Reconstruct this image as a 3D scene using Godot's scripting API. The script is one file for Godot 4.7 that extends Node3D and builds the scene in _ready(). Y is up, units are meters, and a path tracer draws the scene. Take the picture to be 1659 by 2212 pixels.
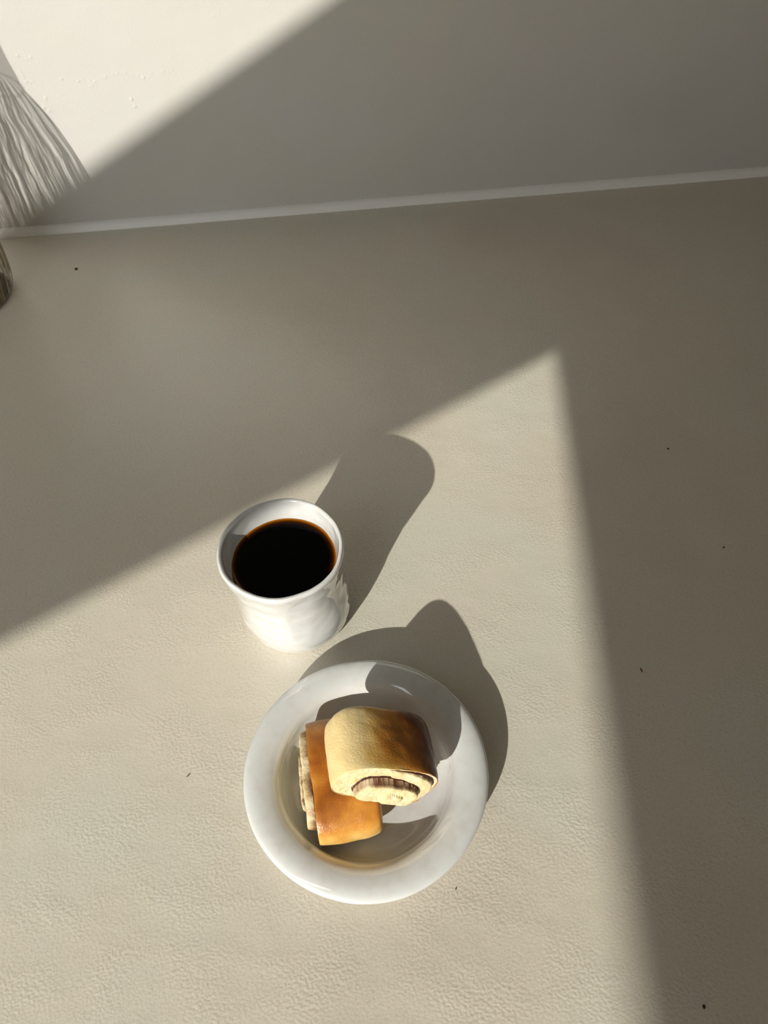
extends Node3D
# A breakfast corner: two cinnamon rolls on a wide-rimmed bowl plate and a cup of black coffee on a pale
# plastered table against a pale wall panel, lit by low sun through the roof windows of an attic room.

const SUN := Vector3(0.4773, -0.4700, -0.7425)      # the way the sunlight travels
const RE := Vector3(0.8786, 0.0, -0.4776)           # along the eaves of the roof
const RU := Vector3(-0.3669, 0.6401, -0.6750)       # up the slope of the roof
const RN := Vector3(0.3057, 0.7683, 0.5624)         # out of the roof
const RP := Vector3(-0.8592, 0.8460, 0.9065)        # a point of the roof's inner face
const WALL_Z := -0.8772
const FLOOR_Y := -0.76

var rng := RandomNumberGenerator.new()
var noise := FastNoiseLite.new()
var fine := FastNoiseLite.new()


func _ready() -> void:
	rng.seed = 7
	noise.seed = 3
	noise.frequency = 1.0
	noise.noise_type = FastNoiseLite.TYPE_SIMPLEX_SMOOTH
	noise.fractal_octaves = 3
	fine.seed = 11
	fine.frequency = 1.0
	fine.fractal_octaves = 2
	# camera
	var cam := Camera3D.new()
	cam.name = "camera"
	cam.fov = rad_to_deg(2.0 * atan(1106.0 / 1660.0))
	cam.near = 0.01
	cam.far = 60.0
	cam.transform = Transform3D(Basis(Vector3(0.993128, -0.021091, 0.115121), Vector3(0.10303, 0.624166, -0.774468), -Vector3(0.05552, -0.781007, -0.62205)).orthonormalized(), Vector3(0, 0.5, 0))
	add_child(cam)
	cam.current = true
	# sky, sun, exposure
	var sm := ProceduralSkyMaterial.new()
	sm.sky_top_color = Color(0.80, 0.83, 0.86)
	sm.sky_horizon_color = Color(0.94, 0.885, 0.81)
	sm.ground_horizon_color = Color(0.80, 0.77, 0.72)
	sm.ground_bottom_color = Color(0.70, 0.67, 0.62)
	sm.sun_angle_max = 1.0
	sm.energy_multiplier = 4.3
	var sky := Sky.new()
	sky.sky_material = sm
	var env := Environment.new()
	env.background_mode = Environment.BG_SKY
	env.sky = sky
	env.ambient_light_source = Environment.AMBIENT_SOURCE_SKY
	env.tonemap_mode = Environment.TONE_MAPPER_LINEAR
	env.tonemap_exposure = 1.0
	env.sdfgi_enabled = true
	env.ssao_enabled = true
	env.ssil_enabled = true
	var we := WorldEnvironment.new()
	we.name = "environment"
	we.environment = env
	add_child(we)
	var sun := DirectionalLight3D.new()
	sun.name = "sun"
	sun.light_color = Color(1.0, 0.985, 0.95)
	sun.light_energy = 1.42
	sun.light_angular_distance = 0.53
	sun.shadow_enabled = true
	sun.look_at_from_position(Vector3.ZERO, SUN, Vector3.UP)
	add_child(sun)

	room()
	table()
	plate()
	buns()
	cup()
	vase()
	crumbs()


# ---------------------------------------------------------------- helpers

func put(called: String, mesh: Mesh, mat: Material, parent: Node = self) -> MeshInstance3D:
	var o := MeshInstance3D.new()
	o.name = called
	o.mesh = mesh
	o.material_override = mat
	o.cast_shadow = GeometryInstance3D.SHADOW_CASTING_SETTING_ON
	parent.add_child(o, true)
	return o


func struct(called: String, mesh: Mesh, mat: Material, label: String, category: String) -> MeshInstance3D:
	var o := put(called, mesh, mat)
	o.set_meta("kind", "structure")
	return tag(o, label, category)


func tag(o: Node3D, label: String, category: String, group := "") -> Node3D:
	o.set_meta("label", label)
	o.set_meta("category", category)
	if group:
		o.set_meta("group", group)
	return o


func thing(called: String, at: Vector3, label: String, category: String) -> Node3D:
	var o := Node3D.new()
	o.name = called
	o.position = at
	add_child(o, true)
	return tag(o, label, category)


func mat(c: Color, rough: float, spec := 0.5) -> StandardMaterial3D:
	var m := StandardMaterial3D.new()
	m.albedo_color = c
	m.roughness = rough
	m.metallic_specular = spec
	return m


# A closed or open grid of points, rows by columns; the columns can close on themselves.
func grid(pts: PackedVector3Array, rows: int, cols: int, around: bool, colors := PackedColorArray(), flip := false) -> ArrayMesh:
	var st := SurfaceTool.new()
	st.begin(Mesh.PRIMITIVE_TRIANGLES)
	add_grid(st, 0, pts, rows, cols, around, colors, flip)
	st.generate_normals()
	return st.commit()


func add_grid(st: SurfaceTool, first: int, pts: PackedVector3Array, rows: int, cols: int, around: bool, colors := PackedColorArray(), flip := false) -> int:
	for i in pts.size():
		if colors.size():
			st.set_color(colors[i])
		st.set_smooth_group(0)
		st.add_vertex(pts[i])
	for r in rows - 1:
		for c in (cols if around else cols - 1):
			var a := first + r * cols + c
			var b := first + r * cols + (c + 1) % cols
			var d := a + cols
			var e := b + cols
			for k in ([a, d, b, b, d, e] if flip else [a, b, d, b, e, d]):
				st.add_index(k)
	return first + pts.size()


# A solid with flat faces between two equal polygons (both in the same order).
func prism(p: PackedVector3Array, q: PackedVector3Array) -> ArrayMesh:  # texture coordinates in metres
	var st := SurfaceTool.new()
	st.begin(Mesh.PRIMITIVE_TRIANGLES)
	add_prism(st, p, q)
	return st.commit()


func add_prism(st: SurfaceTool, p: PackedVector3Array, q: PackedVector3Array) -> void:
	var mid := Vector3.ZERO
	for v in p:
		mid += v / (2.0 * p.size())
	for v in q:
		mid += v / (2.0 * p.size())
	var faces := [p, q]
	for i in p.size():
		var j := (i + 1) % p.size()
		faces.append(PackedVector3Array([p[i], p[j], q[j], q[i]]))
	for f in faces:
		var n: Vector3 = (f[1] - f[0]).cross(f[2] - f[0]).normalized()
		var out: bool = n.dot(f[0] - mid) > 0.0
		if not out:
			n = -n
		for k in range(1, f.size() - 1):
			for v in ([f[0], f[k + 1], f[k]] if out else [f[0], f[k], f[k + 1]]):
				st.set_normal(n)
				var m := n.abs()
				st.set_uv(Vector2(v.x, v.z) if m.y > m.x and m.y > m.z else Vector2(v.x, -v.y) if m.z > m.x else Vector2(v.z, -v.y))
				st.add_vertex(v)


func box(lo: Vector3, hi: Vector3) -> ArrayMesh:
	return prism(PackedVector3Array([Vector3(lo.x, lo.y, lo.z), Vector3(hi.x, lo.y, lo.z), Vector3(hi.x, hi.y, lo.z), Vector3(lo.x, hi.y, lo.z)]),
		PackedVector3Array([Vector3(lo.x, lo.y, hi.z), Vector3(hi.x, lo.y, hi.z), Vector3(hi.x, hi.y, hi.z), Vector3(lo.x, hi.y, hi.z)]))


# A smooth curve through (x, y) points.
func smooth(p: Array, per: int) -> PackedVector2Array:
	var out := PackedVector2Array()
	for i in p.size() - 1:
		var a: Vector2 = p[maxi(i - 1, 0)]
		var b: Vector2 = p[i]
		var c: Vector2 = p[i + 1]
		var d: Vector2 = p[mini(i + 2, p.size() - 1)]
		for k in per:
			out.append(b.cubic_interpolate(c, a, d, float(k) / per))
	out.append(p[p.size() - 1])
	return out


func tube(path: PackedVector3Array, radii: PackedFloat32Array, sides := 8) -> ArrayMesh:
	var pts := PackedVector3Array()
	var up := Vector3(0.31, 0.83, 0.46)
	for i in path.size():
		var t := (path[mini(i + 1, path.size() - 1)] - path[maxi(i - 1, 0)]).normalized()
		var x := up.cross(t).normalized()
		var y := t.cross(x)
		for k in sides:
			var a := TAU * k / sides
			pts.append(path[i] + (x * cos(a) + y * sin(a)) * radii[i])
	return grid(pts, path.size(), sides, true)


# Relief of hand-worked plaster, as a height picture.
func plaster_relief(size: int, seed_: int, ridges := []) -> ImageTexture:
	var a := FastNoiseLite.new()
	a.seed = seed_
	a.noise_type = FastNoiseLite.TYPE_SIMPLEX
	a.frequency = 1.0
	a.fractal_type = FastNoiseLite.FRACTAL_FBM
	a.fractal_octaves = 2
	a.domain_warp_enabled = true
	a.domain_warp_amplitude = 0.3
	a.domain_warp_frequency = 0.6
	var b := FastNoiseLite.new()
	b.seed = seed_ + 5
	b.noise_type = FastNoiseLite.TYPE_SIMPLEX_SMOOTH
	b.frequency = 1.0
	b.fractal_octaves = 3
	var data := PackedFloat32Array()
	data.resize(size * size)
	var mm := 1250.0 / size
	for j in size:
		for i in size:
			var x := i * mm
			var y := j * mm
			var slow := b.get_noise_2d(x / 60.0, y / 45.0)
			var m := clampf(0.55 + 1.1 * slow, 0.15, 1.0)
			var h := a.get_noise_2d(x / 3.0, y / 2.3)
			data[j * size + i] = 0.5 + 0.13 * h * m + 0.3 * slow + 0.05 * a.get_noise_2d(x / 1.5 + 70.0, y / 1.5)
	for line in ridges:                                # raised trowel marks, points in metres of the picture
		for i in line.size() - 1:
			var n := int(line[i].distance_to(line[i + 1]) * 1000.0 / mm * 2.0) + 1
			for k in n:
				var c: Vector2 = line[i].lerp(line[i + 1], float(k) / n) * 1000.0 / mm
				c += Vector2(a.get_noise_2d(c.x * 0.09, 3.0), a.get_noise_2d(c.y * 0.09, c.x * 0.09)) * 4.0
				var tall := 0.30 * clampf(0.4 + a.get_noise_2d(c.x * 0.2, c.y * 0.2), 0.0, 1.0)
				for dj in range(-2, 3):
					for di in range(-2, 3):
						var at := (int(c.y) + dj) * size + int(c.x) + di
						if at >= 0 and at < data.size():
							data[at] += tall * 0.5 * exp(-(di * di + dj * dj) / 1.6)
	return ImageTexture.create_from_image(Image.create_from_data(size, size, false, Image.FORMAT_RF, data.to_byte_array()))


func mottle(seed_: int, freq: float, stops: Array, side := 512) -> NoiseTexture2D:
	var n := FastNoiseLite.new()
	n.seed = seed_
	n.noise_type = FastNoiseLite.TYPE_SIMPLEX_SMOOTH
	n.frequency = freq
	n.fractal_octaves = 4
	var g := Gradient.new()
	g.offsets = PackedFloat32Array([0.0, 0.35, 0.65, 1.0])
	g.colors = PackedColorArray(stops)
	var t := NoiseTexture2D.new()
	t.width = side
	t.height = side
	t.seamless = true
	t.noise = n
	t.color_ramp = g
	return t


# ---------------------------------------------------------------- the room

func roof_y(x: float, z: float, lift := 0.0) -> float:
	return (RN.dot(RP) + lift - RN.x * x - RN.z * z) / RN.y


func on_roof(e: float, u: float, lift: float) -> Vector3:
	return RP + RE * e + RU * u + RN * lift


func slab(st: SurfaceTool, e0: float, e1: float, u0: float, u1: float, lo: float, hi: float) -> void:
	add_prism(st, PackedVector3Array([on_roof(e0, u0, lo), on_roof(e1, u0, lo), on_roof(e1, u1, lo), on_roof(e0, u1, lo)]),
		PackedVector3Array([on_roof(e0, u0, hi), on_roof(e1, u0, hi), on_roof(e1, u1, hi), on_roof(e0, u1, hi)]))


# An upright wall whose top follows the roof: corner points (x, z) in order round the wall's plan.
func gable(st: SurfaceTool, plan: PackedVector2Array, y0: float, y1 := INF) -> void:
	var p := PackedVector3Array()
	var q := PackedVector3Array()
	for v in plan:
		p.append(Vector3(v.x, y0, v.y))
		q.append(Vector3(v.x, minf(y1, roof_y(v.x, v.y)), v.y))
	add_prism(st, p, q)


func rect(x0: float, x1: float, z0: float, z1: float) -> PackedVector2Array:
	return PackedVector2Array([Vector2(x0, z0), Vector2(x1, z0), Vector2(x1, z1), Vector2(x0, z1)])


func room() -> void:
	var white := mat(Color(0.86, 0.84, 0.80), 0.9, 0.3)
	var boards := mat(Color(0.60, 0.50, 0.40), 0.6)
	boards.albedo_texture = mottle(21, 0.006, [Color(0.85, 0.82, 0.78), Color(0.95, 0.93, 0.9), Color(1, 1, 1), Color(0.9, 0.87, 0.82)])
	boards.uv1_triplanar = true
	boards.uv1_world_triplanar = true
	var frame := mat(Color(0.9, 0.89, 0.86), 0.5)
	struct("floor", box(Vector3(-2.3, FLOOR_Y - 0.1, -1.1), Vector3(1.95, FLOOR_Y, 1.3)), boards, "pale wooden floor of the attic room under the table", "floor")
	var st := SurfaceTool.new()
	st.begin(Mesh.PRIMITIVE_TRIANGLES)
	var holes := [[-1.30, 0.42, -0.85, 0.015], [-0.90, 0.80, 0.424, 0.64]]
	var e0 := -3.2
	var e1 := 3.0
	slab(st, e0, e1, -1.5, -0.85, 0.0, 0.06)
	slab(st, e0, e1, 0.015, 0.424, 0.0, 0.06)
	slab(st, e0, e1, 0.64, 3.6, 0.0, 0.06)
	for h in holes:
		slab(st, e0, h[0], h[2], h[3], 0.0, 0.06)
		slab(st, h[1], e1, h[2], h[3], 0.0, 0.06)
	struct("ceiling", st.commit(), mat(Color(0.6, 0.57, 0.52), 0.9, 0.3), "sloping pale grey attic ceiling with two roof window openings", "ceiling")
	for i in 2:
		var h: Array = holes[i]
		var w := SurfaceTool.new()
		w.begin(Mesh.PRIMITIVE_TRIANGLES)
		var t := 0.035
		slab(w, h[0] - t, h[1] + t, h[2] - t, h[2], 0.06, 0.075)
		slab(w, h[0] - t, h[1] + t, h[3], h[3] + t, 0.06, 0.075)
		slab(w, h[0] - t, h[0], h[2], h[3], 0.06, 0.075)
		slab(w, h[1], h[1] + t, h[2], h[3], 0.06, 0.075)
		struct("window_%d" % (i + 1), w.commit(), frame, ["lower open roof window whose sun falls on the table", "upper open roof window whose sun falls on the wall panel"][i], "window")
	# unseen panel added outside to soften the right edge of the table's sun patch
	var top := Vector3(0.2265, 0, -0.583) - SUN * 1.98
	var foot := Vector3(0.1305, 0, -0.028) - SUN * 3.25
	var along := foot - top
	var panel := PackedVector3Array([top - along * 0.02, top - along * 0.02 + RE * 0.7, top + along * 2.0 + RE * 0.7, top + along * 2.0])
	var back := PackedVector3Array()
	for v in panel:
		back.append(v - SUN * 0.025)
	put("added_sun_blocker", prism(panel, back), frame, get_node("window_1"))
	# side walls; the left one has a window
	st = SurfaceTool.new()
	st.begin(Mesh.PRIMITIVE_TRIANGLES)
	var wz := [0.45, 1.0]
	var wy := [0.0, 0.84]
	gable(st, rect(-2.0, -1.8, WALL_Z, wz[0]), FLOOR_Y)
	gable(st, rect(-2.0, -1.8, wz[1], 1.1), FLOOR_Y)
	gable(st, rect(-2.0, -1.8, wz[0], wz[1]), FLOOR_Y, wy[0])
	gable(st, rect(-2.0, -1.8, wz[0], wz[1]), wy[1])
	struct("wall_left", st.commit(), white, "white attic side wall with a wide window opening", "wall")
	st = SurfaceTool.new()
	st.begin(Mesh.PRIMITIVE_TRIANGLES)
	for b in [[Vector3(-1.98, wy[0], wz[0]), Vector3(-1.92, wy[0] + 0.05, wz[1])], [Vector3(-1.98, wy[1] - 0.05, wz[0]), Vector3(-1.92, wy[1], wz[1])],
			[Vector3(-1.98, wy[0] + 0.05, wz[0]), Vector3(-1.92, wy[1] - 0.05, wz[0] + 0.05)], [Vector3(-1.98, wy[0] + 0.05, wz[1] - 0.05), Vector3(-1.92, wy[1] - 0.05, wz[1])]]:
		st.append_from(box(b[0], b[1]), 0, Transform3D())
	struct("window_3", st.commit(), frame, "open window frame in the left side wall", "window")
	st = SurfaceTool.new()
	st.begin(Mesh.PRIMITIVE_TRIANGLES)
	gable(st, rect(1.5, 1.7, WALL_Z, 1.1), FLOOR_Y)
	struct("wall_right", st.commit(), white, "white attic side wall to the right of the table", "wall")
	st = SurfaceTool.new()
	st.begin(Mesh.PRIMITIVE_TRIANGLES)
	gable(st, rect(-2.0, -1.75, 1.1, 1.25), FLOOR_Y)
	gable(st, rect(-0.45, 1.7, 1.1, 1.25), FLOOR_Y)
	gable(st, rect(-1.75, -0.45, 1.1, 1.25), FLOOR_Y, -0.35)
	struct("wall_front", st.commit(), white, "low knee wall behind the camera with a long window opening", "wall")
	st = SurfaceTool.new()
	st.begin(Mesh.PRIMITIVE_TRIANGLES)
	for b in [[Vector3(-1.75, -0.35, 1.16), Vector3(-0.45, -0.30, 1.21)], [Vector3(-1.75, -0.30, 1.16), Vector3(-1.70, 0.5, 1.21)], [Vector3(-0.50, -0.30, 1.16), Vector3(-0.45, 0.3, 1.21)]]:
		st.append_from(box(b[0], b[1]), 0, Transform3D())
	struct("window_4", st.commit(), frame, "open window frame in the knee wall", "window")
	# the pale panel wall behind the table
	var wm := mat(Color(0.82, 0.815, 0.80), 0.6, 0.35)
	wm.albedo_texture = mottle(33, 0.004, [Color(0.95, 0.94, 0.92), Color(0.985, 0.98, 0.975), Color(0.99, 0.985, 0.965), Color(1, 1, 1)])
	wm.uv1_scale = Vector3(0.8, 0.8, 0.8)
	wm.uv1_offset = Vector3(0.44, 0.6, 0.0)
	wm.heightmap_enabled = true
	wm.heightmap_scale = 0.06
	wm.heightmap_texture = plaster_relief(1400, 91, [[Vector2(0.2695, 0.5723), Vector2(0.2762, 0.5816), Vector2(0.2847, 0.5903)],
		[Vector2(0.3102, 0.5861), Vector2(0.3355, 0.5865), Vector2(0.3379, 0.5926), Vector2(0.3507, 0.5848), Vector2(0.3673, 0.5801), Vector2(0.3865, 0.5859), Vector2(0.4265, 0.584)],
		[Vector2(0.2909, 0.5981), Vector2(0.2821, 0.6105), Vector2(0.2914, 0.614)], [Vector2(0.3712, 0.6032), Vector2(0.3724, 0.6113), Vector2(0.3752, 0.6153)], [Vector2(0.2728, 0.5544), Vector2(0.2874, 0.5639)]])
	st = SurfaceTool.new()
	st.begin(Mesh.PRIMITIVE_TRIANGLES)
	gable(st, rect(-2.0, 1.7, WALL_Z - 0.15, WALL_Z), FLOOR_Y)
	struct("wall_back", st.commit(), wm, "pale plastered wall behind the table, sunlit at its upper left", "wall")
	# thin pale bead where wall and table meet
	var prof := [Vector2(0.0, 0.0092), Vector2(0.0018, 0.0089), Vector2(0.0044, 0.0066), Vector2(0.0066, 0.0036), Vector2(0.0076, 0.0011), Vector2(0.0076, 0.0)]
	var pts := PackedVector3Array()
	for i in 121:
		var x := -1.2 + 2.45 * i / 120.0
		var k := 1.0 + 0.05 * noise.get_noise_1d(x * 9.0)
		for p in prof:
			pts.append(Vector3(x, p.y * k, WALL_Z + p.x * k))
	struct("trim_1", grid(pts, 121, prof.size(), false, PackedColorArray(), false), mat(Color(0.97, 0.965, 0.95), 0.45), "narrow white sealing bead along the foot of the wall", "trim")


func table() -> void:
	var t := thing("table", Vector3(0, FLOOR_Y, -0.3), "pale beige plastered table top in sun and shade under the cup and plate", "table")
	var m := mat(Color(0.862, 0.838, 0.787), 0.36, 0.65)
	m.clearcoat_enabled = true
	m.clearcoat = 1.0
	m.clearcoat_roughness = 0.34
	m.albedo_texture = mottle(12, 0.006, [Color(0.945, 0.93, 0.905), Color(0.985, 0.975, 0.955), Color(0.975, 0.985, 0.97), Color(1, 0.985, 0.975)])
	m.uv1_scale = Vector3(0.8, 0.8, 0.8)
	m.uv1_offset = Vector3(0.44, 0.5, 0.0)
	m.detail_enabled = true
	m.detail_blend_mode = BaseMaterial3D.BLEND_MODE_MUL
	m.detail_albedo = mottle(61, 0.22, [Color(0.90, 0.89, 0.88), Color(0.975, 0.975, 0.972), Color(0.99, 0.99, 0.99), Color(1, 1, 1)], 2048)
	m.heightmap_enabled = true
	m.heightmap_scale = 0.095
	m.heightmap_texture = plaster_relief(2000, 40)
	put("table_top", box(Vector3(-1.2, -FLOOR_Y - 0.035, WALL_Z + 0.302), Vector3(1.25, -FLOOR_Y, 0.75)), m, t)
	var lm := mat(Color(0.62, 0.50, 0.37), 0.5)
	for x in [-1.05, 1.1]:
		for z in [-0.45, 0.62]:
			put("leg", box(Vector3(x - 0.03, 0.0, z - 0.03), Vector3(x + 0.03, -FLOOR_Y - 0.035, z + 0.03)), lm, t)


# ---------------------------------------------------------------- crockery

func glaze(c: Color) -> StandardMaterial3D:
	var m := mat(c, 0.10, 0.5)
	m.clearcoat_enabled = true
	m.clearcoat = 1.0
	m.clearcoat_roughness = 0.03
	m.albedo_texture = mottle(52, 0.02, [Color(0.95, 0.94, 0.925), Color(0.985, 0.98, 0.97), Color(1, 1, 1), Color(0.98, 0.985, 0.985)])
	m.uv1_triplanar = true
	m.uv1_scale = Vector3(7, 7, 7)
	return m


# A turned pot: outline of (radius, height); wobble in metres; lean shifts the foot sideways.
func turned(outline: PackedVector2Array, cols: int, wobble: float, lean: Vector3, top: float, freq := 22.0) -> ArrayMesh:
	var pts := PackedVector3Array()
	for p in outline:
		for c in cols:
			var a := TAU * c / cols
			var d := Vector3(cos(a), 0, sin(a))
			var k := minf(1.0, p.x / 0.01)
			var w := wobble * k * noise.get_noise_3d(d.x * 0.9 + 5.0, p.y * freq * 2.0, d.z * 0.9)
			pts.append(d * (p.x + w) + Vector3(0, p.y + 0.35 * wobble * k * clampf(p.y / 0.02, 0.0, 1.0) * noise.get_noise_2d(d.x + 9.0, d.z), 0) + lean * (1.0 - p.y / top))
	return grid(pts, outline.size(), cols, true)


func plate() -> void:
	var o := thing("plate", Vector3(-0.0012, 0, -0.1762), "round off-white glazed bowl plate with a broad rounded rim holding two cinnamon rolls", "plate")
	var line := smooth([Vector2(0.0, 0.0015), Vector2(0.030, 0.0012), Vector2(0.037, 0.0004), Vector2(0.041, 0.0010), Vector2(0.047, 0.0045), Vector2(0.056, 0.0105), Vector2(0.066, 0.0150),
		Vector2(0.0735, 0.0172), Vector2(0.0760, 0.0190), Vector2(0.0767, 0.0212), Vector2(0.0757, 0.0233), Vector2(0.0730, 0.0247), Vector2(0.0690, 0.0253), Vector2(0.0640, 0.0249), Vector2(0.0595, 0.0236),
		Vector2(0.0560, 0.0213), Vector2(0.0540, 0.0182), Vector2(0.0526, 0.0140), Vector2(0.0505, 0.0095), Vector2(0.0470, 0.0064), Vector2(0.042, 0.0051), Vector2(0.032, 0.0046), Vector2(0.016, 0.0045), Vector2(0.0, 0.0045)], 5)
	put("body", turned(line, 180, 0.0007, Vector3.ZERO, 0.025, 14.0), glaze(Color(0.845, 0.848, 0.84)), o)


func cup() -> void:
	var o := thing("cup", Vector3(-0.043, 0, -0.3101), "white handmade ceramic cup without a handle, filled with black coffee", "cup")
	var line := smooth([Vector2(0.0, 0.0012), Vector2(0.026, 0.0010), Vector2(0.0315, 0.0002), Vector2(0.0345, 0.0010), Vector2(0.0372, 0.0045), Vector2(0.0392, 0.0100), Vector2(0.0402, 0.0180), Vector2(0.0404, 0.027),
		Vector2(0.0398, 0.037), Vector2(0.0392, 0.048), Vector2(0.0394, 0.059), Vector2(0.0406, 0.070), Vector2(0.0420, 0.0785), Vector2(0.0427, 0.0822), Vector2(0.0425, 0.0842), Vector2(0.0416, 0.0852),
		Vector2(0.0404, 0.0850), Vector2(0.0394, 0.0838), Vector2(0.0386, 0.0800), Vector2(0.0370, 0.0740), Vector2(0.0358, 0.0670), Vector2(0.0350, 0.055), Vector2(0.0350, 0.030), Vector2(0.0335, 0.012), Vector2(0.028, 0.0075), Vector2(0.012, 0.0065), Vector2(0.0, 0.0065)], 5)
	put("body", turned(line, 160, 0.0011, Vector3(0.0040, 0, 0.0), 0.0852, 20.0), glaze(Color(0.845, 0.848, 0.84)), o)
	# the coffee, paler where it thins out against the curved wall
	var pts := PackedVector3Array()
	var cols := PackedColorArray()
	var rows := 40
	for r in rows:
		var s := pow(float(r) / (rows - 1), 0.6)
		for c in 120:
			var a := TAU * c / 120
			pts.append(Vector3(cos(a) * s * 0.0359 + 0.0009, 0.0690 + 0.0009 * smoothstep(0.94, 1.0, s), sin(a) * s * 0.0359))
			var t := (1.0 - s) * 35.9
			var col := Color(0.40, 0.17, 0.03).lerp(Color(0.16, 0.045, 0.004), smoothstep(0.0, 0.9, t)).lerp(Color(0.022, 0.006, 0.0012), smoothstep(0.6, 2.4, t)).lerp(Color(0.0015, 0.0006, 0.0003), smoothstep(2.0, 5.5, t))
			cols.append(col)
	var m := mat(Color.WHITE, 0.04, 0.2)
	m.vertex_color_use_as_albedo = true
	tag(put("coffee", grid(pts, rows, 120, true, cols, true), m), "black coffee filling the white cup, amber at its edge", "coffee").position = o.position


func vase() -> void:
	var o := thing("vase", Vector3(-0.387, 0, -0.757), "ribbed smoky brown glass vase at the left edge, its base on the table", "vase")
	var line := smooth([Vector2(0.0505, 0.0010), Vector2(0.0545, 0.0035), Vector2(0.0570, 0.010), Vector2(0.0590, 0.025), Vector2(0.0600, 0.055), Vector2(0.0602, 0.085), Vector2(0.0598, 0.115), Vector2(0.0562, 0.142), Vector2(0.0520, 0.166),
		Vector2(0.0470, 0.187), Vector2(0.0400, 0.209), Vector2(0.0320, 0.227), Vector2(0.0240, 0.2425), Vector2(0.0222, 0.255), Vector2(0.0190, 0.275), Vector2(0.0175, 0.300), Vector2(0.0180, 0.330), Vector2(0.0210, 0.352)], 6)
	var cols := 600
	var pts := PackedVector3Array()
	var tint := PackedColorArray()
	for i in line.size():
		var p := line[i]
		var body := smoothstep(0.003, 0.012, p.y) * (1.0 - smoothstep(0.225, 0.245, p.y))
		for c in cols:
			var a := TAU * c / cols
			var ph := a + 0.05 * noise.get_noise_2d(p.y * 14.0, 3.0) + 0.03 * noise.get_noise_2d(a * 3.0, p.y * 9.0)
			var rib := cos(ph * 34.0)
			var rr := p.x * (1.0 + 0.010 * rib * body)
			pts.append(Vector3(cos(a) * rr, p.y, sin(a) * rr))
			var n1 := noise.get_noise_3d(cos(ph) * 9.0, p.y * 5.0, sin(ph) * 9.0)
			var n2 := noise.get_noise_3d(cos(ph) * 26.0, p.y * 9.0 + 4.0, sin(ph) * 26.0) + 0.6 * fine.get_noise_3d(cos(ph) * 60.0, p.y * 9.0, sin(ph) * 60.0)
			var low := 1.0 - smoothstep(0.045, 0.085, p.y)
			var streak_alpha := lerpf(0.40, clampf(0.47 + 0.10 * rib + 0.85 * n1 + 0.95 * n2 + low * (0.18 + 0.12 * rib), 0.02, 0.90), body)  # noise streaks in the alpha imitate refracted light, over rib and foot tint
			tint.append(Color(1, 1, 1, streak_alpha))
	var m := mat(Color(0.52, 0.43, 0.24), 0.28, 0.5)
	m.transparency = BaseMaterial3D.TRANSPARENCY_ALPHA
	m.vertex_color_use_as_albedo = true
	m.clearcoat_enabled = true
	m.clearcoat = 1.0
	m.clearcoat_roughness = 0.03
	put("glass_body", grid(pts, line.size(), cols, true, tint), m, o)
	var ring := PackedVector3Array()
	var rad := PackedFloat32Array()
	for c in 97:
		var a := TAU * c / 96
		ring.append(Vector3(cos(a) * 0.0236, 0.2440, sin(a) * 0.0236))
		rad.append(0.0012)
	var gm := mat(Color(0.60, 0.55, 0.42, 0.12), 0.1)
	gm.transparency = BaseMaterial3D.TRANSPARENCY_ALPHA
	put("neck_ring", tube(ring, rad, 8), gm, o)
	var base := PackedVector3Array()
	for q in [Vector2(0.0, 0.0), Vector2(0.048, 0.0), Vector2(0.0503, 0.0012), Vector2(0.0515, 0.004), Vector2(0.046, 0.0075), Vector2(0.03, 0.0065), Vector2(0.0, 0.006)]:
		for c in 96:
			var a := TAU * c / 96
			var rr: float = q.x * (1.0 + 0.012 * cos(a * 34.0))
			base.append(Vector3(cos(a) * rr, q.y, sin(a) * rr))
	var bm := mat(Color(0.20, 0.14, 0.06, 0.8), 0.3)
	bm.transparency = BaseMaterial3D.TRANSPARENCY_ALPHA
	bm.clearcoat_enabled = true
	bm.clearcoat_roughness = 0.03
	put("thick_base", grid(base, 7, 96, true), bm, o)


# ---------------------------------------------------------------- cinnamon rolls

func bake_color(b: float) -> Color:
	var stops := [Color(0.80, 0.62, 0.30), Color(0.74, 0.46, 0.13), Color(0.60, 0.255, 0.04), Color(0.36, 0.115, 0.016), Color(0.13, 0.038, 0.008)]
	b = clampf(b, 0.0, 0.999) * 4.0
	return stops[int(b)].lerp(stops[int(b) + 1], b - int(b))


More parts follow.
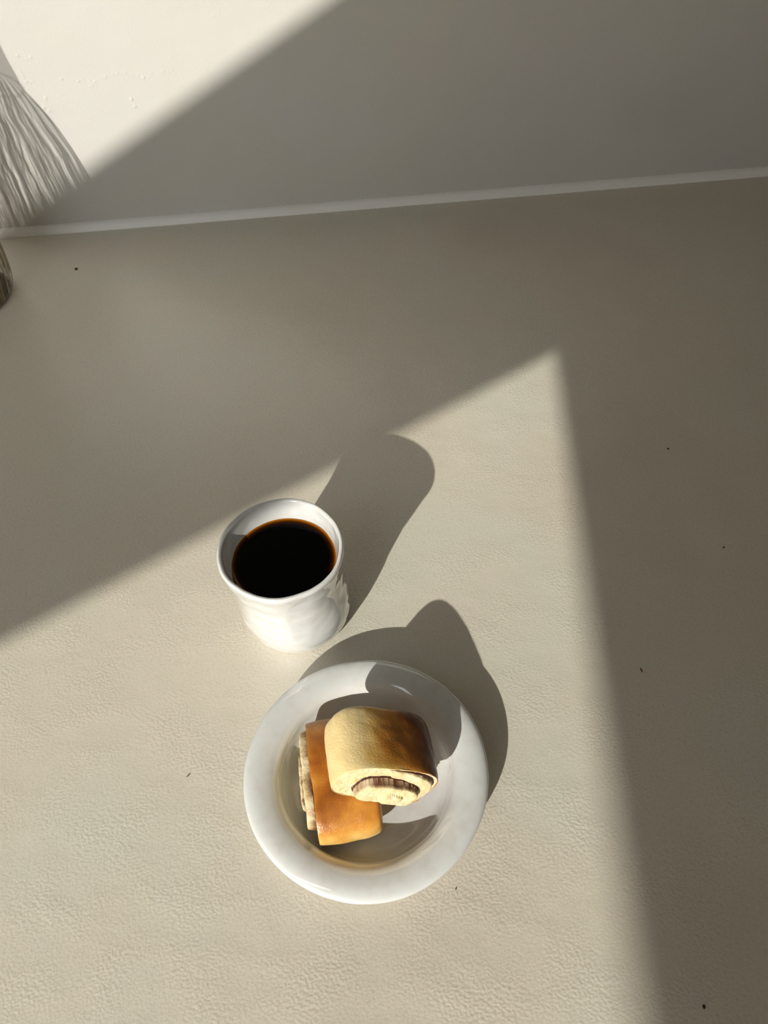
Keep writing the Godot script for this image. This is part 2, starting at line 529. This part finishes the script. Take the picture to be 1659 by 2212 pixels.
# One roll. Local axes: +z out of the cut face, +x across, +y up. d holds its measures.
func roll(called: String, at: Transform3D, d: Dictionary, label: String) -> Node3D:
	var o := thing(called, at.origin, label, "cinnamon roll")
	o.basis = at.basis
	var a: float = d.a
	var b: float = d.b
	var half: float = d.half
	var cols := 220
	var n: float = d.get("power", 2.9)
	# outline of the roll's section
	var sec := PackedVector2Array()
	for c in cols:
		var t := TAU * c / cols
		var k: float = d.get("power_top", n) if sin(t) > 0.0 else n
		var x := signf(cos(t)) * pow(absf(cos(t)), 2.0 / k)
		var y := signf(sin(t)) * pow(absf(sin(t)), 2.0 / k)
		sec.append(Vector2(x * a, y * b * (d.get("low", 1.0) if y < 0.0 else 1.0)))
	# crust: from the middle of the back, round the side, to the lip over the cut face
	var prof: Array = [Vector2(0.0, -half), Vector2(0.35, -half - 0.0006), Vector2(0.65, -half), Vector2(0.84, -half + 0.0016), Vector2(0.93, -half + 0.0042), Vector2(0.98, -half + 0.009), Vector2(1.0, -half + 0.016), Vector2(1.005, 0.0), Vector2(1.0, half - 0.012), Vector2(0.985, half - 0.005), Vector2(0.967, half - 0.0012), Vector2(0.945, half + 0.0004), Vector2(0.92, half - 0.0004), Vector2(0.90, half - 0.003)]
	var line := smooth(prof, 5)
	var pts := PackedVector3Array()
	var cc := PackedColorArray()
	var bd: Vector3 = d.bake_dir.normalized()
	var so: float = d.seed
	for p in line:
		for c in cols:
			var s := sec[c] * p.x
			if p.x > 0.8:
				s = sec[c] - sec[c].normalized() * (1.0 - p.x) * 0.020
			else:
				s = (sec[c] - sec[c].normalized() * 0.2 * 0.020) * (p.x / 0.8)
			var v := Vector3(s.x, s.y, p.y)
			var nn := Vector3(sec[c].x / (a * a), sec[c].y / (b * b), 0).normalized()
			nn = (nn + Vector3(0, 0, 0.6 * signf(p.y) * smoothstep(half * 0.7, half, absf(p.y)))).normalized()
			var w := noise.get_noise_3d(v.x * 55.0 + so, v.y * 55.0, v.z * 55.0)
			var w2 := noise.get_noise_3d(v.x * 160.0 + so, v.y * 160.0, v.z * 160.0)
			v += nn * (0.0007 * noise.get_noise_3d(v.x * 34.0 + so, v.y * 34.0, v.z * 34.0) + 0.0002 * w + 0.00006 * w2)
			v.z += d.get("skew", 0.0) * v.x
			pts.append(v)
			var lean := Vector3(sec[c].x / a, sec[c].y / b, 0.0)
			var k: float = lean.dot(bd) * d.bake_gain + d.bake_base + 0.16 * w + 0.06 * w2 + 0.20 * noise.get_noise_3d(v.x * 30.0 + so, v.y * 30.0, v.z * 30.0 + 8.0)
			k += d.get("bake_x", 0.0) * (v.x / a)
			for spot in d.spots:
				if v.y > 0.0:
					k += spot[3] * exp(-(pow(v.x - spot[0], 2.0) + pow(v.z - spot[1], 2.0)) / (spot[2] * spot[2]))
			k -= d.get("pale_lip", 0.25) * smoothstep(half - 0.004, half + 0.0006, p.y)
			cc.append(bake_color(k))
	var cm := mat(Color.WHITE, d.rough, 0.5)
	cm.vertex_color_use_as_albedo = true
	cm.normal_enabled = true
	cm.normal_scale = 0.35
	cm.normal_texture = crust_relief
	cm.uv1_triplanar = true
	cm.uv1_scale = Vector3(32, 32, 32)
	put("crust", grid(pts, line.size(), cols, true, cc, true), cm, o)
	# the swirl of the cut face: layers that step outwards towards the middle
	var rows := 90
	pts = PackedVector3Array()
	cc = PackedColorArray()
	var mid: Vector2 = d.mid
	var start: float = d.start
	var gap: float = d.gap
	for r in rows:
		var rho := 0.99 * (1.0 - float(r) / (rows - 1))
		for c in cols:
			var t := TAU * c / cols
			var turn: float = fposmod((start - t) * d.hand, TAU) / TAU
			var s := (sec[c] - sec[c].normalized() * 0.0007) * rho + mid * (1.0 - rho)
			var f := (0.93 - rho) / gap - turn           # sheets of dough between here and the crust
			var n_in := floorf(f)
			var at_seam := roundf(f)
			var along := at_seam + turn                  # how far the seam has run, in turns
			var cut := smoothstep(0.0, 0.10, along) * (1.0 - smoothstep(1.50, 1.75, along))
			var near := absf(f - at_seam) * gap * a * (1.1 if f > at_seam else 1.8)
			if at_seam < 0.0 or at_seam > 1.0:
				cut = 0.0
			var z: float = half + 0.0001
			if f > 0.0:
				var sheet := n_in + turn
				var frac := (f - n_in) * 0.9 + 0.05
				var puff := sqrt(sin(PI * frac))
				if n_in >= 1.0:
					sheet = minf(sheet, 1.40)
					puff = lerpf(puff, sqrt(sin(PI * minf(frac, 0.5))), smoothstep(0.0, 0.3, sheet - 1.0))
				puff *= 0.0012
				z += d.get("lip", 0.0) * smoothstep(0.0, 0.12, f) + (d.step * (0.35 * smoothstep(0.0, 0.10, sheet) + sheet) + puff) * smoothstep(0.0, 0.05, f + turn * 0.3)
			z -= 0.0014 * cut * exp(-pow(near / 0.0008, 2.0))
			var w := noise.get_noise_3d(s.x * 90.0 + so, s.y * 90.0, 2.0)
			z += 0.0007 * w
			var v := Vector3(s.x, s.y, z)
			v.z += d.get("skew", 0.0) * v.x
			pts.append(v)
			var dough := Color(0.80, 0.69, 0.45).lerp(Color(0.78, 0.60, 0.30), clampf(0.5 + w, 0, 1))
			near = lerpf(1.0, near, cut) if cut < 0.99 else near
			var spice := exp(-pow(near / (0.0009 + 0.0006 * maxf(w, 0.0)), 2.0)) * clampf(0.75 + 0.9 * w, 0.15, 1.0)
			var stain := exp(-pow(near / 0.0024, 2.0)) * clampf(0.0 + 0.9 * noise.get_noise_3d(s.x * 160.0 + so, s.y * 160.0, 9.0), 0.0, 0.6)
			var dots := smoothstep(0.40, 0.55, fine.get_noise_3d(s.x * 700.0 + so, s.y * 700.0, 4.0)) * 0.8 * clampf(0.15 + exp(-near / 0.0022), 0.0, 1.0)
			cc.append(dough.lerp(Color(0.45, 0.20, 0.10), stain).lerp(Color(0.10, 0.028, 0.012), clampf(maxf(spice, dots), 0, 1)))
	var sm := mat(Color.WHITE, 0.6, 0.4)
	sm.vertex_color_use_as_albedo = true
	sm.normal_enabled = true
	sm.normal_scale = 0.6
	sm.normal_texture = crust_relief
	sm.uv1_triplanar = true
	sm.uv1_scale = Vector3(14, 14, 14)
	put("dough_swirl", grid(pts, rows, cols, true, cc, true), sm, o)
	# the filling that shows along the seam of the swirl
	var path := PackedVector3Array()
	var rad := PackedFloat32Array()
	for i in 150:
		var turns := 1.60 * i / 149.0
		var rho := 0.93 - gap * turns
		var t: float = start - turns * TAU * d.hand
		var idx := int(fposmod(t / TAU, 1.0) * cols) % cols
		var s := (sec[idx] - sec[idx].normalized() * 0.0007) * rho + mid * (1.0 - rho)
		var z: float = half - 0.0002 + d.get("lip", 0.0) * smoothstep(0.8, 1.1, turns) + d.step * (0.35 * smoothstep(0.95, 1.1, turns) + clampf(turns - 1.0, 0.0, 2.0) + 0.15)
		path.append(Vector3(s.x, s.y, z + d.get("skew", 0.0) * s.x))
		rad.append(0.00075 * (0.75 + 0.6 * noise.get_noise_1d(i * 0.35 + so)) * smoothstep(0.0, 0.08, turns) + 0.00005)
	var fm := mat(Color(0.30, 0.13, 0.07), 0.55, 0.5)
	put("cinnamon_filling", tube(path, rad, 6), fm, o)
	return o


var crust_relief: NoiseTexture2D


func buns() -> void:
	var n := FastNoiseLite.new()
	n.seed = 77
	n.frequency = 0.035
	n.fractal_octaves = 4
	crust_relief = NoiseTexture2D.new()
	crust_relief.width = 512
	crust_relief.height = 512
	crust_relief.seamless = true
	crust_relief.noise = n
	crust_relief.as_normal_map = true
	crust_relief.bump_strength = 6.0
	# the lower roll, flat on the plate, its cut face to the left
	var z := Vector3(-0.998, 0.0, 0.055).normalized()
	var y := Vector3.UP
	var x := y.cross(z).normalized()
	roll("cinnamon_roll", Transform3D(Basis(x, y, z), Vector3(-0.0150, 0.0221, -0.1735)), {"a": 0.0380, "b": 0.0175, "spots": [[0.010, 0.006, 0.0065, 0.30], [-0.018, 0.012, 0.010, 0.1], [0.024, -0.005, 0.010, -0.12]], "half": 0.0195, "gap": 0.36, "lip": 0.0030, "power": 2.6, "seed": 4.0, "bake_dir": Vector3(0, 1, 0), "bake_gain": 0.40, "bake_base": 0.33, "rough": 0.34, "mid": Vector2(0.004, -0.002), "start": 3.3, "hand": 1.0, "step": 0.0024, "pale_lip": 0.1, "skew": 0.0},
		"evenly browned cinnamon roll lying flat on the plate, under the other roll")
	# the upper roll, leaning on the first with its right side down
	z = Vector3(0.05, 0.085, 0.99).normalized()
	x = Vector3(cos(0.55), -sin(0.55), 0.0)
	x = (x - z * x.dot(z)).normalized()
	y = z.cross(x)
	roll("cinnamon_roll", Transform3D(Basis(x, y, z), Vector3(0.0092, 0.0484, -0.1770)), {"a": 0.0335, "b": 0.0185, "low": 1.05, "power": 3.3, "power_top": 2.7, "spots": [[0.002, -0.002, 0.006, 0.14], [0.012, -0.015, 0.008, 0.2], [-0.012, 0.010, 0.004, -0.08]], "half": 0.0208, "gap": 0.37, "seed": 31.0, "bake_dir": Vector3(0.75, 0.65, 0), "bake_gain": 0.55, "bake_base": 0.17, "bake_x": 0.26, "rough": 0.34, "mid": Vector2(0.008, -0.004), "start": 1.75, "hand": 1.0, "step": 0.0044, "pale_lip": 0.2, "skew": 0.0},
		"half pale, half dark brown cinnamon roll leaning on top of the other roll")
	var upper: Node3D = get_node("cinnamon_roll2") if has_node("cinnamon_roll2") else get_child(get_child_count() - 1)
	var sm := mat(Color(0.80, 0.55, 0.32), 0.25, 0.5)
	for i in 6:
		put("syrup_bead", lump(Vector3(0.0016, 0.0013, 0.0015) * (1.0 - 0.09 * i), i * 2.3), sm, upper).position = Vector3(0.0296 - 0.0007 * (i % 2), -0.0128 - 0.0009 * i, 0.0208 + 0.0003 * (i % 3))


func lump(size: Vector3, seed_: float) -> ArrayMesh:
	var pts := PackedVector3Array()
	for r in 9:
		for c in 14:
			var v := Vector3(sin(PI * r / 8.0) * cos(TAU * c / 14.0), cos(PI * r / 8.0), sin(PI * r / 8.0) * sin(TAU * c / 14.0))
			pts.append(v * size * (1.0 + 0.35 * noise.get_noise_3d(v.x * 1.4 + seed_, v.y * 1.4, v.z * 1.4)))
	return grid(pts, 9, 14, true, PackedColorArray(), true)


func crumbs() -> void:
	var dark := mat(Color(0.16, 0.13, 0.10), 0.7)
	var red := mat(Color(0.36, 0.07, 0.06), 0.6)
	var list := [
		[-0.2689, -0.7928, Vector3(0.0017, 0.0010, 0.0014), 0.3, dark, "tiny dark crumb on the shaded table near the glass vase"],
		[0.0451, -0.1065, Vector3(0.0003, 0.0003, 0.0009), -0.5, dark, "thin dark sliver on the sunlit table below the plate"],
		[0.2000, -0.2313, Vector3(0.0004, 0.0004, 0.0019), 0.1, red, "tiny dark red sliver on the shaded table right of the plate"],
		[0.2921, -0.4358, Vector3(0.0009, 0.0006, 0.0011), 0.9, mat(Color(0.30, 0.26, 0.17), 0.7), "tiny olive brown crumb on the shaded table at the right"],
		[0.2988, -0.3267, Vector3(0.0009, 0.0005, 0.0006), 0.4, dark, "tiny black speck on the shaded table near the right edge"],
		[0.1688, -0.0316, Vector3(0.0010, 0.0005, 0.0008), 1.2, dark, "small dark speck at the lower right corner of the table"],
		[-0.1175, -0.1950, Vector3(0.0004, 0.0004, 0.0016), -0.8, mat(Color(0.42, 0.36, 0.28), 0.7), "short brown fibre on the sunlit table left of the plate"]]
	for i in list.size():
		var c: Array = list[i]
		var o := put("crumb" if i != 6 else "fibre", lump(c[2], i * 3.7), c[4])
		o.position = Vector3(c[0], c[2].y * 0.8, c[1])
		o.rotation.y = c[3]
		tag(o, c[5], "crumb" if i != 6 else "fibre")
